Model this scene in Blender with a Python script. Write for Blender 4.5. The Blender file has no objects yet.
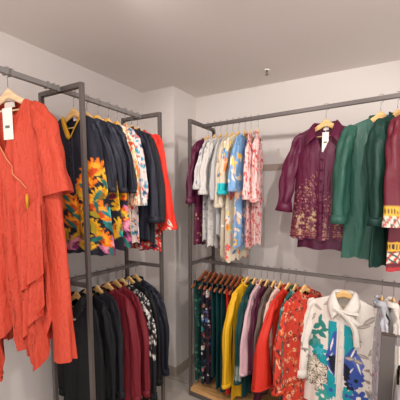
import bpy, bmesh, math, random
import numpy as np
from math import sin, cos, pi, radians as R
SC = bpy.context.scene
COL = SC.collection

# ------------------------------------------------------------ colour / material helpers
def lin(c):
    c = np.asarray(c, float) / 255.0
    return np.where(c <= 0.04045, c / 12.92, ((c + 0.055) / 1.055) ** 2.4)

MATS = {}
def nd(nt, t, **kw):
    n = nt.nodes.new(t)
    for k, v in kw.items():
        if k in n.inputs.keys(): n.inputs[k].default_value = v
        else: setattr(n, k, v)
    return n

def mat(name, color=None, rough=0.6, metal=0.0, bump=0.0, bscale=60, bdist=.01, bstretch=(1, 1, 1), attr=False, sheen=0.0, mottled=0.0, mscale=4, spec=0.5, fine=0.0):
    if name in MATS: return MATS[name]
    m = bpy.data.materials.new(name); m.use_nodes = True
    nt = m.node_tree; b = nt.nodes['Principled BSDF']; L = nt.links.new
    b.inputs['Roughness'].default_value = rough
    b.inputs['Metallic'].default_value = metal
    b.inputs['Specular IOR Level'].default_value = spec
    if sheen:
        b.inputs['Sheen Weight'].default_value = sheen
        b.inputs['Sheen Roughness'].default_value = 0.4
    tc = nd(nt, 'ShaderNodeTexCoord'); mp = nd(nt, 'ShaderNodeMapping'); mp.inputs['Scale'].default_value = bstretch
    L(tc.outputs['Object'], mp.inputs['Vector'])
    if attr:
        a = nd(nt, 'ShaderNodeAttribute', attribute_name='Col'); out = a.outputs['Color']
    else:
        c = nd(nt, 'ShaderNodeRGB'); c.outputs[0].default_value = (*lin(color), 1); out = c.outputs[0]
    if mottled:
        n = nd(nt, 'ShaderNodeTexNoise', Scale=mscale, Detail=4.0)
        L(mp.outputs[0], n.inputs['Vector'])
        mr = nd(nt, 'ShaderNodeMapRange'); mr.inputs['To Min'].default_value = 1 - mottled; mr.inputs['To Max'].default_value = 1 + mottled
        L(n.outputs['Fac'], mr.inputs['Value'])
        mx = nd(nt, 'ShaderNodeMix', data_type='RGBA', blend_type='MULTIPLY'); mx.inputs[0].default_value = 1
        L(out, mx.inputs[6]); L(mr.outputs[0], mx.inputs[7]); out = mx.outputs[2]
    L(out, b.inputs['Base Color'])
    if bump or fine:
        n = nd(nt, 'ShaderNodeTexNoise', Scale=bscale, Detail=2.0, Distortion=0.6)
        L(mp.outputs[0], n.inputs['Vector'])
        bp = nd(nt, 'ShaderNodeBump', Strength=bump, Distance=bdist)
        L(n.outputs['Fac'], bp.inputs['Height']); L(bp.outputs[0], b.inputs['Normal'])
    MATS[name] = m
    return m

def fabric(color, rough=0.65, bump=0.5, bscale=24, sheen=0.0, stretch=(1, 1, 0.35), tag=''):
    key = 'fabric_%d_%d_%d_%.2f%s' % (*color, rough, tag)
    return mat(key, color, rough, bump=bump, bscale=bscale, bdist=.016, sheen=sheen, bstretch=stretch, spec=0.3)
PRINT = mat('printed_cloth', None, 0.7, bump=0.5, bscale=26, bdist=.014, attr=True, sheen=0.0, bstretch=(1, 1, 0.35), spec=0.3)
PRINT_SATIN = mat('printed_satin', None, 0.5, bump=0.5, bscale=26, bdist=.014, attr=True, sheen=0.0, bstretch=(1, 1, 0.35), spec=0.4)

def wood(name, c1, c2, scale=(4, 30, 30), rough=0.45):
    m = bpy.data.materials.new(name); m.use_nodes = True; nt = m.node_tree; b = nt.nodes['Principled BSDF']; L = nt.links.new
    b.inputs['Roughness'].default_value = rough
    tc = nd(nt, 'ShaderNodeTexCoord'); mp = nd(nt, 'ShaderNodeMapping'); mp.inputs['Scale'].default_value = scale
    n = nd(nt, 'ShaderNodeTexNoise', Scale=3.0, Detail=5.0, Distortion=1.0)
    cr = nd(nt, 'ShaderNodeValToRGB'); cr.color_ramp.elements[0].color = (*lin(c1), 1); cr.color_ramp.elements[1].color = (*lin(c2), 1)
    cr.color_ramp.elements[0].position = 0.35; cr.color_ramp.elements[1].position = 0.65
    L(tc.outputs['Object'], mp.inputs['Vector']); L(mp.outputs[0], n.inputs['Vector']); L(n.outputs['Fac'], cr.inputs[0]); L(cr.outputs[0], b.inputs['Base Color'])
    return m
WOOD = wood('hanger_maple', (214, 165, 100), (236, 194, 130))
WOODP = wood('hanger_pale', (226, 190, 145), (244, 216, 176))
WOODR = wood('hanger_red_brown', (120, 62, 36), (160, 92, 56))
WOODB = wood('base_oak', (186, 136, 84), (214, 166, 112), (2, 14, 14))
STEEL = mat('brushed_gunmetal', (98, 90, 87), 0.45, metal=0.3, mottled=0.12, mscale=14)
STEELL = mat('brushed_light_steel', (140, 135, 133), 0.4, metal=0.3, mottled=0.1, mscale=14)
WIRE = mat('wire_chrome', (130, 125, 120), 0.3, metal=1.0)
TAGM = mat('paper_white', (238, 234, 226), 0.7)
LABELM = mat('label_cloth', (225, 215, 205), 0.8)
INK = mat('grey_ink', (120, 110, 100), 0.8)

# ------------------------------------------------------------ object helpers
def mesh_obj(name, V, F, m, parent=None, smooth=True, col=None, flatcap=False):
    me = bpy.data.meshes.new(name)
    me.from_pydata([tuple(map(float, v)) for v in V], [], [tuple(int(i) for i in f) for f in F])
    me.materials.append(m)
    if smooth: me.polygons.foreach_set('use_smooth', [True] * len(me.polygons))
    if col is not None:
        a = me.color_attributes.new('Col', 'FLOAT_COLOR', 'POINT')
        c = np.ones((len(V), 4)); c[:, :3] = lin(col)
        a.data.foreach_set('color', c.ravel())
    me.update()
    o = bpy.data.objects.new(name, me); COL.objects.link(o)
    if parent: o.parent = parent
    return o

def empty(name, loc, rz=0, label=None, cat=None, group=None):
    o = bpy.data.objects.new(name, None); COL.objects.link(o)
    o.empty_display_size = 0.05
    o.location = loc; o.rotation_euler = (0, 0, rz)
    if label: o['label'] = label
    if cat: o['category'] = cat
    if group: o['group'] = group
    return o

class MB:
    def __init__(s): s.V = []; s.F = []
    def box(s, a, b, bev=0):
        n = len(s.V); x0, y0, z0 = a; x1, y1, z1 = b
        s.V += [(x0, y0, z0), (x1, y0, z0), (x1, y1, z0), (x0, y1, z0), (x0, y0, z1), (x1, y0, z1), (x1, y1, z1), (x0, y1, z1)]
        s.F += [(n, n+3, n+2, n+1), (n+4, n+5, n+6, n+7), (n, n+1, n+5, n+4), (n+1, n+2, n+6, n+5), (n+2, n+3, n+7, n+6), (n+3, n, n+4, n+7)]
        return s
    def sweep(s, pts, rx, rz=None, seg=8, closed=False, square=False):
        """tube along pts, radius rx"""
        pts = [np.array(p, float) for p in pts]; n = len(pts)
        if np.isscalar(rx): rx = [rx] * n
        base = len(s.V); prev = None
        for i, p in enumerate(pts):
            t = pts[min(i+1, n-1)] - pts[max(i-1, 0)]; t /= (np.linalg.norm(t) + 1e-9)
            ref = np.array([0, 0, 1.]) if abs(t[2]) < 0.9 else np.array([0, 1., 0])
            if prev is not None: ref = prev
            u = ref - t * (ref @ t); u /= np.linalg.norm(u) + 1e-9; v = np.cross(t, u); prev = u
            for k in range(seg):
                a = 2 * pi * (k + (0.5 if square else 0)) / seg
                s.V.append(tuple(p + rx[i] * (cos(a) * u + sin(a) * v)))
        for i in range(n - 1):
            for k in range(seg):
                a = base + i * seg + k; b = base + i * seg + (k + 1) % seg
                s.F.append((a, b, b + seg, a + seg))
        s.F.append(tuple(base + k for k in range(seg))[::-1]); s.F.append(tuple(base + (n-1) * seg + k for k in range(seg)))
        return s
    def bar(s, a, b, w): return s.sweep([a, b], w * 0.7071, seg=4, square=True)
    def build(s, name, m, parent=None, smooth=False, bevel=0):
        o = mesh_obj(name, s.V, s.F, m, parent, smooth)
        if bevel:
            md = o.modifiers.new('Bevel', 'BEVEL'); md.width = bevel; md.segments = 2; md.limit_method = 'ANGLE'
        return o

# ------------------------------------------------------------ prints
def flower(cx, cz, r, n, col, rot=0, core=None, sharp=0.5):
    return ('fl', cx, cz, r, n, rot, sharp, col, core)
def leaf(cx, cz, l, w, ang, col): return ('lf', cx, cz, l, w, ang, col)
def rect(x0, x1, z0, z1, col): return ('rc', x0, x1, z0, z1, col)
def poly(pts, col): return ('pl', pts, col)
def paint_shapes(shapes, X, Z, C):
    for s in shapes:
        if s[0] == 'fl':
            _, cx, cz, r, n, rot, sh, col, core = s
            dx = X - cx; dz = Z - cz; d2 = dx*dx + dz*dz; m = d2 < r*r
            if m.any():
                th = np.arctan2(dz[m], dx[m]); d = np.sqrt(d2[m])
                k = d < r * ((1 - sh) + sh * np.abs(np.cos(n * (th - rot) / 2)))
                idx = np.where(m)[0][k]; C[idx] = col
                if core is not None: C[np.where(m)[0][d < r * 0.25]] = core
        elif s[0] == 'lf':
            _, cx, cz, l, w, a, col = s
            dx = X - cx; dz = Z - cz; u = dx*cos(a) + dz*sin(a); v = -dx*sin(a) + dz*cos(a)
            k = (np.abs(u) < l) & (np.abs(v) < w * (1 - (u / l) ** 2)); C[k] = col
        elif s[0] == 'rc':
            _, x0, x1, z0, z1, col = s
            C[(X >= x0) & (X <= x1) & (Z >= z0) & (Z <= z1)] = col
        elif s[0] == 'pl':
            _, pts, col = s; ins = np.zeros(len(X), bool); n = len(pts); j = n - 1
            for i in range(n):
                xi, zi = pts[i]; xj, zj = pts[j]
                if zi != zj:
                    c = ((zi > Z) != (zj > Z)) & (X < (xj - xi) * (Z - zi) / (zj - zi) + xi); ins ^= c
                j = i
            C[ins] = col
    return C
def scatter(seed, base, spec, x=(-0.40, 0.40), z=(-1.15, -0.05), fine=.66, dens=3.3):
    """spec: list (kind, count, size, colours, n)"""
    rnd = random.Random(seed); sh = []; spec = [(a, int(c * dens), e * fine, k, n) for a, c, e, k, n in spec]
    for kind, cnt, size, cols, n in spec:
        for _ in range(cnt):
            cx = rnd.uniform(*x); cz = rnd.uniform(*z); r = size * rnd.uniform(.6, 1.3); c = rnd.choice(cols)
            if kind == 'fl': sh.append(flower(cx, cz, r, n, c, rnd.uniform(0, 6), core=rnd.choice(cols)))
            elif kind == 'lf': sh.append(leaf(cx, cz, r, r * .35, rnd.uniform(0, pi), c))
            elif kind == 'ring':
                sh.append(flower(cx, cz, r, 1, c, 0, sharp=0)); sh.append(flower(cx, cz, r * .7, 1, base, 0, sharp=0)); sh.append(flower(cx, cz, r * .35, 1, rnd.choice(cols), 0, sharp=0))
    def f(X, Z, part):
        C = np.tile(np.array(base, float), (len(X), 1))
        off = {'front': 0, 'back': .11, 'sleeve': .05}.get(part, 0)
        return paint_shapes(sh, X + off * (1 if off == 0 else 1), Z, C)
    return f

# ------------------------------------------------------------ garment builder
def interp(tab, t):
    return np.interp(t, [a for a, b in tab], [b for a, b in tab])

class Garment:
    """cloth on a hanger. local frame: origin at rail centre, x across the shoulders, front = -y, z down."""
    def __init__(s, name, label, cat, loc, rz, m, W=0.19, half=None, hem=-0.75, depth=0.045, fold=0.010, nfold=5,
                 neck='crew', nw=0.075, ndrop=0.06, seed=0, paint=None, step=0.011, group=None, hemf=None, hembackf=None, hemwave=0.006, top=-0.082, apex=0.0, pleat=0.0):
        s.root = empty(name, loc, rz, label, cat, group)
        s.pleat = pleat; s.apex = apex; Garment.last = W; s.m = m; s.paint = paint; s.W = W; s.rnd = random.Random(seed * 77 + 5)
        s.nw = nw; s.nd = ndrop; s.neck = neck; s.hem = hem; s.depth = depth; s.top = top
        s.half = half or [(0, W), (0.14, W * 0.98), (1, W * 1.08)]
        s.ph = [s.rnd.uniform(0, 6.28) for _ in range(12)]
        s.fold = fold; s.nfold = nfold; s.hemwave = hemwave
        s.hemf = hemf; s.hembackf = hembackf or hemf
        nu = int(2 * W / step) | 1; nv = int(abs(hem) / step)
        s.nu, s.nv = nu, nv
        V = []; F = []; X = []; C = []
        S = np.linspace(-1, 1, nu); S = np.sign(S) * (1 - (1 - np.abs(S)) ** 1.15)
        T = np.linspace(0, 1, nv) ** 1.05
        Tg, Sg = np.meshgrid(T, S, indexing='ij')
        f = s.pos(Sg, Tg, 0); b = s.pos(Sg, Tg, 1)
        n = nu * nv
        V = np.concatenate([f.reshape(-1, 3), b.reshape(-1, 3)])
        for i in range(nv - 1):
            for j in range(nu - 1):
                a = i * nu + j
                F.append((a, a + nu, a + nu + 1, a + 1)); a += n; F.append((a, a + 1, a + nu + 1, a + nu))
        # side seams and shoulder seams
        for i in range(nv - 1):
            for j, fl in ((0, 0), (nu - 1, 1)):
                a = i * nu + j
                q = (a, a + n, a + n + nu, a + nu); F.append(q if not fl else q[::-1])
        for j in range(nu - 1):
            if min(abs(S[j]), abs(S[j+1])) * W >= nw - 0.004:
                F.append((j, j + 1, j + 1 + n, j + n))
        col = None
        if paint:
            col = np.concatenate([paint(V[:n, 0], V[:n, 2], 'front'), paint(V[n:, 0], V[n:, 2], 'back')])
        s.body = mesh_obj('body', V, F, m, s.root, col=col)
    def shoulder(s, ax):
        # height of shoulder line at |x|
        return s.top - 0.034 - 0.40 * np.maximum(ax - 0.06, 0) - 0.9 * np.maximum(ax - (s.W - 0.02), 0)
    def pos(s, S, T, side):
        S = np.asarray(S, float); T = np.asarray(T, float)
        hw = interp(s.half, T); x = S * hw; ax0 = np.abs(S) * s.W
        zt = s.shoulder(ax0)
        k = np.clip(ax0 / s.nw, 0, 1)
        if side == 0:
            xa = S * s.W; c = s.apex
            dr = s.nd * (np.clip(np.where(xa < c, (xa + s.nw) / (c + s.nw), (s.nw - xa) / (s.nw - c)), 0, 1) if s.neck == 'V' else np.sqrt(np.clip(1 - k * k, 0, 1)))
        else: dr = 0.012 * np.sqrt(np.clip(1 - k * k, 0, 1))
        zt = zt - dr
        hf = s.hemf if side == 0 else s.hembackf
        zh = hf(x) if hf else s.hem + 0 * x
        zh = zh + s.hemwave * np.sin(S * 9 + s.ph[8]) + s.hemwave * .6 * np.sin(S * 21 + s.ph[9])
        z = zt + (zh - zt) * T
        D = 0.012 + (s.depth - 0.012) * np.clip((s.top - .02 - .33 * np.maximum(ax0 - .06, 0) - z) / 0.2, 0, 1) ** 0.8
        y = D * (1 - np.abs(S) ** 2.6)
        g = np.clip((T - 0.04) / 0.5, 0, 1) * (1 - np.abs(S) ** 6)
        w = 0
        o = side * 4
        for q, amp in ((1, 1.0), (1.73, .6), (2.9, .35)):
            w = w + amp * np.sin(S * s.nfold * q * 1.6 + s.ph[(o + int(q)) % 8] + 1.2 * np.sin(T * 2.2 * q + s.ph[(o + 3) % 8]))
        w = w * s.fold * g
        dg = .35 * s.fold * np.clip(T * 8, 0, 1) * np.sin(6 * np.abs(S) * 3 - T * 16 + s.ph[3]) * np.clip(1 - T * 2.2, 0, 1) * (1 - np.abs(S) ** 4)
        y = y + w + dg
        if s.pleat: y = y + s.pleat * np.clip((T - .30) * 5, 0, 1) * (np.sin(x * 120 + 1.5 * np.sin(T * 5)) + .5 * np.sin(x * 210 + 2 * T))
        y = np.maximum(y, 0.002)
        if side == 0: y = -y
        x = x + 0.25 * w
        return np.stack([x, y, z], -1)
    def fy(s, x, z):
        """front surface y near (x,z)"""
        S = x / s.W
        for _ in range(3):
            S = float(np.clip(S, -1, 1)); T = np.linspace(0, 1, 140); p = s.pos(np.full(140, S), T, 0)
            i = int(np.argmin(abs(p[:, 2] - z))); S += (x - p[i, 0]) / s.W
        return p[i]
    def sleeve(s, sd, path, m=None, cuff=None, n=24, wob=0.006, paint=None, name='sleeve', seg=22, open_end=True):
        """path: (x,y,z,rx,ry)"""
        m = m or s.m; P = np.array(path, float); P[:, 0] *= sd; P[:, 2] -= .052 * np.clip((P[:, 2] + .50) / .3, 0, 1); P[:3, 3:] *= np.array([.8, .85, .92])[:, None]
        k = np.linspace(0, 1, len(P)); n = max(n, int(abs(P[-1, 2] - P[0, 2]) / 0.0075)) if (paint or s.paint) else n
        tt = np.linspace(0, 1, n)
        # smooth interpolation
        Q = np.stack([np.interp(tt, k, P[:, c]) for c in range(5)], -1)
        for _ in range(2):
            Q[1:-1] = (Q[:-2] + 2 * Q[1:-1] + Q[2:]) / 4
        V = []; F = []; ph = [s.rnd.uniform(0, 6.28) for _ in range(4)]
        if paint or s.paint: seg = 44
        ang = np.linspace(0, 2 * pi, seg, endpoint=False)
        for i in range(n):
            x, y, z, rx, ry = Q[i]; t = tt[i]
            a = min(1, t * 3 + .15)
            w = wob * a * (np.sin(3 * ang + ph[0] + 4 * t) + .6 * np.sin(5 * ang + ph[1] - 5 * t) + .3 * sin(t * 13 + ph[2]) * np.cos(ang) + .45 * np.sin(t * 26 + 2.0 * ang + ph[3]) * (t > .25))
            dx, dz = 0, 0
            if 0 < i < n - 1:
                dx = Q[i+1][0] - Q[i-1][0]; dz = Q[i+1][2] - Q[i-1][2]; l = math.hypot(dx, dz) + 1e-9; dx /= l; dz /= l
            elif i == n - 1:
                dx = Q[i][0] - Q[i-1][0]; dz = Q[i][2] - Q[i-1][2]; l = math.hypot(dx, dz) + 1e-9; dx /= l; dz /= l
            else: dx, dz = 0, -1
            ca = np.cos(ang) * (rx + w)
            V.append(np.stack([x - ca * dz, y + np.sin(ang) * (ry + w), z + ca * dx], -1))
        # cap top dome
        V = np.concatenate(V)
        for i in range(n - 1):
            for j in range(seg):
                a = i * seg + j; b = i * seg + (j + 1) % seg
                F.append((a, a + seg, b + seg, b))
        PX = np.append((Q[:, 0][:, None] + Q[:, 3][:, None] * (np.mod(ang + pi * 1.5, 2 * pi) - pi)[None, :] * 1.0).ravel(), Q[0][0])
        V = np.concatenate([V, [[Q[0][0], Q[0][1], Q[0][2] + 0.006]]]); c = len(V) - 1
        for j in range(seg): F.append((j, (j + 1) % seg, c))
        col = None; pf = paint or s.paint
        if pf and m in (PRINT, PRINT_SATIN): col = pf(PX, V[:, 2], 'sleeve')
        o = mesh_obj(name, V, F, m, s.root, col=col)
        if cuff:
            cm, h, ex = cuff
            x, y, z, rx, ry = Q[-1]; V = []; F = []
            prof = [(0, .001), (0, .003), (-h * .5, .003 + ex * .5), (-h, .003 + ex), (-h, .0005 + ex), (-h * .3, .0)]
            for dz_, e in prof:
                t = -dz_ + -0.008
                for a in ang:
                    ca = cos(a) * (rx + e); V.append((x + dx * t - ca * dz, y + sin(a) * (ry + e), z + dz * t + ca * dx))
            for i in range(len(prof) - 1):
                for j in range(seg):
                    a = i * seg + j; b = i * seg + (j + 1) % seg
                    F.append((a, a + seg, b + seg, b))
            V = np.array(V)
            mesh_obj('cuff', V, F, cm, o, col=(pf(V[:, 0], V[:, 2], 'sleeve') if cm in (PRINT, PRINT_SATIN) and pf else None))
        return o
    def band(s, m, w=0.02, name='neckband', off=0.004, extra=0):
        """flat band following the front neckline and round the back"""
        k = s.nw / s.W; n = 41; S = np.linspace(-k * 1.02, k * 1.02, n)
        P = s.pos(S, np.zeros(n), 0)
        V = []; F = []
        for i, p in enumerate(P):
            a = P[max(i-1, 0)]; b = P[min(i+1, n-1)]; t = b - a; nn = np.array([t[2], 0, -t[0]]); nn /= np.linalg.norm(nn) + 1e-9
            if nn[2] > 0: nn = -nn
            d = 0.004 + 0.02 * min(1, (s.top - .034 - p[2]) / 0.08)
            V.append((p[0], p[1] - off, p[2] + .003)); V.append((p[0] + nn[0] * w, p[1] - d * .6 - off, p[2] + nn[2] * w))
            V.append((p[0] - nn[0] * .002, p[1] + .003, p[2] + .003)); V.append((p[0] + nn[0] * w, p[1] - d * .6 + .004, p[2] + nn[2] * w))
        for i in range(n - 1):
            a = 4 * i; F += [(a, a+1, a+5, a+4), (a+2, a+6, a+7, a+3), (a, a+4, a+6, a+2), (a+1, a+3, a+7, a+5)]
        return mesh_obj(name, V, F, m, s.root)
    def collar(s, m, fall=0.04, point=.125, cx=.058, out=.115, drop=.075, gap=.008, name='collar', stand=.02):
        """turned-down shirt collar: stand round the back of the neck, two flaps lying on the chest"""
        V = []; F = []; nw = s.nw - .006; t0 = s.top - .034
        n = 21; k = 6
        for sd in (-1, 1):
            base = len(V); N = 2 * n
            for i in range(N):
                if i < n:    # back half, centre back to neck side
                    ph = (i / n) * pi / 2; A = np.array([nw * sin(ph), .034 * cos(ph), t0 + stand]); B = np.array([(nw + .022) * sin(ph) * 1.02, .034 * cos(ph) + .012, t0 + stand - fall * (1 - .25 * i / n)])
                    A0 = np.array([nw * sin(ph), .030 * cos(ph), t0 - .008])
                else:        # front flap
                    u = (i - n) / (n - 1)
                    A = np.array([nw + (gap - nw) * u, -.006 - .045 * u ** .8, t0 + stand * (1 - u) ** 1.5 - drop * u ** 1.15]); A[1] = -.006 - (s.depth + .004) * u ** .7
                    Bs = np.array([nw + .022, .004, t0 + stand - fall * .75]); Bm = np.array([out, -s.depth * .7, t0 - .045]); Be = np.array([cx + .012, -s.depth - .026, t0 - point])
                    B = (1 - u) ** 2 * Bs + 2 * u * (1 - u) * Bm * 1.0 + u * u * Be
                    A0 = A + np.array([0, .010, -.018 * (1 - u)])
                row = [A0, A]
                for c in range(1, k):
                    v = c / (k - 1); q = A + (B - A) * v; q = q + np.array([0, (-.010 if i >= n else .006) * sin(pi * v) - (.002 if i >= n else 0), .006 * sin(pi * v)]); row.append(q)
                for ri, q in enumerate(row):
                    yy = q[1]
                    V.append((sd * q[0], yy, q[2]))
            for i in range(N - 1):
                for c in range(k):
                    a = base + i * (k + 1) + c; F.append((a, a + 1, a + k + 2, a + k + 1))
        V = np.array(V); col = None
        if m in (PRINT, PRINT_SATIN): col = s.paint(V[:, 0], V[:, 2], 'front')
        o = mesh_obj(name, V, F, m, s.root, col=col)
        md = o.modifiers.new('Thickness', 'SOLIDIFY'); md.thickness = .0025
        return o
    def stand(s, m, h=0.022, name='stand_collar', gap=0.0):
        n = 41; V = []; F = []
        for i in range(n):
            u = -1 + 2 * i / (n - 1); phi = u * pi * (1 - gap); f = (1 - cos(phi)) / 2
            x = s.nw * sin(phi); y = 0.034 * cos(phi); zb = s.top - .036 - s.nd * f ** 2
            V += [(x * 1.03, y * 1.03, zb), (x * .97, y * .95, zb + h), (x * .93, y * .9, zb + h), (x * .95, y * .95, zb)]
        for i in range(n - 1):
            for k in range(3):
                q = 4 * i + k; F.append((q, q + 1, q + 5, q + 4))
        V = np.array(V); col = s.paint(V[:, 0], V[:, 2], 'front') if (m in (PRINT, PRINT_SATIN)) else None
        return mesh_obj(name, V, F, m, s.root, col=col)
    def placket(s, m, w=0.028, x0=0.0, t0=0.0, t1=0.995, buttons=0, bm=None, name='placket', ruffle=0, br=.006, paint=None):
        n = 110; V = []; F = []
        T = np.linspace(t0, t1, n)
        cols = [-1, -.95, -.4, 0, .4, .95, 1]
        for t in T:
            for c in cols:
                p = s.pos((x0 + c * w / 2) / s.W, t, 0)
                V.append((x0 + c * w / 2 + (ruffle * sin(t * 150 + c * 3) * .5 if ruffle else 0) + (p[0] - (x0 + c * w / 2)) * .9, p[1] - (0.0035 if abs(c) < 1 else -.001) - (abs(sin(t * 90 + c * 2)) * ruffle if ruffle and abs(c) < 1 else 0), p[2]))
        k = len(cols)
        for i in range(n - 1):
            for j in range(k - 1):
                a = i * k + j; F.append((a, a + k, a + k + 1, a + 1))
        V = np.array(V); col = None
        if m in (PRINT, PRINT_SATIN): col = (paint or s.paint)(V[:, 0], V[:, 2], 'front')
        o = mesh_obj(name, V, F, m, s.root, col=col)
        for b in range(buttons):
            t = t0 + (t1 - t0) * (b + .35) / buttons; p = s.pos(x0 / s.W, t, 0)
            mb = MB(); q = 10
            pts = [(p[0], p[1] - .004, p[2]), (p[0], p[1] - .010, p[2])]
            mb.sweep(pts, br, seg=q).build('button', bm, s.root, True)
        return o
    def patch_label(s, m=LABELM, w=0.035, h=0.018):
        p = s.pos(0, 0.0, 1)
        MB().box((-w/2, p[1] - .006, p[2] - h - .004), (w/2, p[1] - .003, p[2] - .002)).build('neck_label', m, s.root)
    def hang_tag(s, x, z, w=0.04, h=0.08, dy=0.012, m=TAGM):
        p = s.fy(x, z - h * .5)
        y = min(p[1], s.fy(x, z)[1]) - dy
        o = MB().box((x - w/2, y - .002, z - h), (x + w/2, y, z)).build('price_tag', m, s.root, bevel=.002)
        MB().sweep([(x, y, z - .005), (x * .7, y + .006, z + .03), (x * .5, y + .02, z + .055)], .0012, seg=5).build('tag_string', TAGM, o)
        MB().box((x - w*.25, y - .0027, z - h * .55), (x + w*.25, y - .0018, z - h * .47)).build('tag_print', INK, o)
        return o

# ------------------------------------------------------------ hanger
def make_hanger(name='wooden_hanger', m=WOOD, half=0.19, bar=True, clips=False, top=-0.082):
    r = empty(name, (0, 0, 0))
    n = 33; V = []; F = []
    for i in range(n):
        u = -1 + 2 * i / (n - 1); a = abs(u) * half
        zt = top - .0355 * (1 - math.exp(-(a / .045) ** 2)) - 0.40 * max(a - .06, 0) + .006 * math.exp(-(a / .02) ** 2)
        h = 0.042 * (1 - .35 * abs(u)) + 0.010 * math.exp(-(a / .03) ** 2); th = 0.0055 * (1 + .2 * abs(u))
        y0 = 0.003 * (u * u) - .001
        if i in (0, n - 1): h *= .6; zt -= .004
        for dy, dz in ((-1, -.25), (-.6, -.05), (.6, -.05), (1, -.25), (1, -.8), (.6, -1), (-.6, -1), (-1, -.8)):
            V.append((u * half, y0 + dy * th, zt + dz * h))
    for i in range(n - 1):
        for k in range(8):
            a = i * 8 + k; b = i * 8 + (k + 1) % 8; F.append((a, b, b + 8, a + 8))
    F.append(tuple(range(8))[::-1]); F.append(tuple((n - 1) * 8 + k for k in range(8)))
    mesh_obj('hanger_arm', V, F, m, r)
    pts = [(0.0, 0, top + .01), (0, 0, -.05), (0.0, 0, -.036)]
    for k in range(0, 15):
        a = -pi / 2 + (k / 14) * pi * 1.28
        pts.append((0.0245 * cos(a), 0, 0.0245 * sin(a)))
    pts[2] = (0.0, 0, -.03)
    MB().sweep(pts, .0017, seg=6).build('hook', WIRE, r, True)
    if bar:
        z = top - .40 * (half * .78 - .06) - .075
        MB().sweep([(-half * .78, .002, z + .03), (-half * .74, .002, z), (half * .74, .002, z), (half * .78, .002, z + .03)], .0042, seg=7).build('trouser_bar', m, r, True)
    if clips:
        for sx in (-1, 1):
            c = MB().box((sx * half * .72 - .012, -.010, top - .092), (sx * half * .72 + .012, .010, top - .055)).build('clip', WIRE, r, bevel=.002)
    return r
def children(o): return [c for c in bpy.data.objects if c.parent == o]
PROTO = {}
def put_hanger(kind, loc, rz, holds, group):
    lab = {'maple': 'honey coloured wooden hanger with wire hook holding the ', 'pale': 'pale wooden hanger with wire hook holding the ', 'red': 'reddish brown wooden clip hanger holding the '}[kind]
    if kind not in PROTO:
        PROTO[kind] = r = {'maple': lambda: make_hanger(), 'pale': lambda: make_hanger(m=WOODP, half=.165, bar=True), 'red': lambda: make_hanger(m=WOODR, half=.2, bar=False, clips=True)}[kind]()
        PROTO[kind + 'c'] = children(r)
    else:
        p = PROTO[kind]; r = p.copy(); COL.objects.link(r)
        for c in PROTO[kind + 'c']:
            d = c.copy(); COL.objects.link(d); d.parent = r
    r.location = loc; r.rotation_euler = (0, 0, rz)
    if kind != 'red': r.scale = (max(.5, min(1, (Garment.last - .036) / (.165 if kind == 'pale' else .19))), 1, 1)
    r['label'] = lab + holds; r['category'] = 'hanger'; r['group'] = group
    return r

# ------------------------------------------------------------ room
def node_wall(name, c, bump=.04):
    return mat(name, c, .85, bump=bump, bscale=90, mottled=.02, mscale=2)
WALL = node_wall('painted_plaster', (214, 206, 201))
CEIL = node_wall('ceiling_plaster', (230, 222, 216))
def struct(name, V, F, m):
    o = mesh_obj(name, V, F, m, None, False); o['kind'] = 'structure'; return o
def sbox(name, a, b, m):
    mb = MB().box(a, b); return struct(name, mb.V, mb.F, m)
XL, XP, YP, YB, ZC = -2.05, -1.70, 2.45, 2.83, 2.66
XR, YN = 2.0, -.7
def floor_mat():
    m = bpy.data.materials.new('floor_tiles'); m.use_nodes = True; nt = m.node_tree; b = nt.nodes['Principled BSDF']; L = nt.links.new
    b.inputs['Roughness'].default_value = .28
    tc = nd(nt, 'ShaderNodeTexCoord')
    br = nd(nt, 'ShaderNodeTexBrick', Scale=1.0); br.offset = 0; br.inputs['Mortar Size'].default_value = .004
    br.inputs['Brick Width'].default_value = .6; br.inputs['Row Height'].default_value = .6
    for k, c in (('Color1', (178, 168, 158)), ('Color2', (172, 163, 154)), ('Mortar', (120, 112, 104))): br.inputs[k].default_value = (*lin(c), 1)
    L(tc.outputs['Object'], br.inputs['Vector'])
    n = nd(nt, 'ShaderNodeTexNoise', Scale=6.0, Detail=6.0); L(tc.outputs['Object'], n.inputs['Vector'])
    mr = nd(nt, 'ShaderNodeMapRange'); mr.inputs['To Min'].default_value = .85; mr.inputs['To Max'].default_value = 1.12; L(n.outputs['Fac'], mr.inputs['Value'])
    mx = nd(nt, 'ShaderNodeMix', data_type='RGBA', blend_type='MULTIPLY'); mx.inputs[0].default_value = 1
    L(br.outputs['Color'], mx.inputs[6]); L(mr.outputs[0], mx.inputs[7]); L(mx.outputs[2], b.inputs['Base Color'])
    return m
sbox('floor', (XL - .1, YN, -.1), (XR + .1, YB + .1, 0), floor_mat())
sbox('ceiling', (XL - .1, YN, ZC), (XR + .1, YB + .1, ZC + .1), CEIL)
sbox('wall_left', (XL - .1, YN, 0), (XL, YB + .1, ZC), WALL)
sbox('wall_back', (XL, YB, 0), (XR, YB + .1, ZC), WALL)
sbox('wall_pillar', (XL, YP, 0), (XP, YB, ZC), WALL)
BASEB = mat('skirting_taupe', (158, 146, 134), .5)
t = .012; h = .095
def skirting(name, a, b):
    o = sbox(name, a, b, BASEB); return o
skirting('baseboard_left', (XL, YN, 0), (XL + t, YP, h))
skirting('baseboard_pillar', (XL + t, YP - t, 0), (XP + t, YP, h))
skirting('baseboard_pillar_side', (XP, YP, 0), (XP + t, YB, h))
skirting('baseboard_back', (XP + t, YB - t, 0), (XR, YB, h))
sbox('trim_1', (XP, YB - .004, 1.93), (XR, YB, 1.985), mat('wall_channel', (168, 150, 138), .7))
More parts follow.
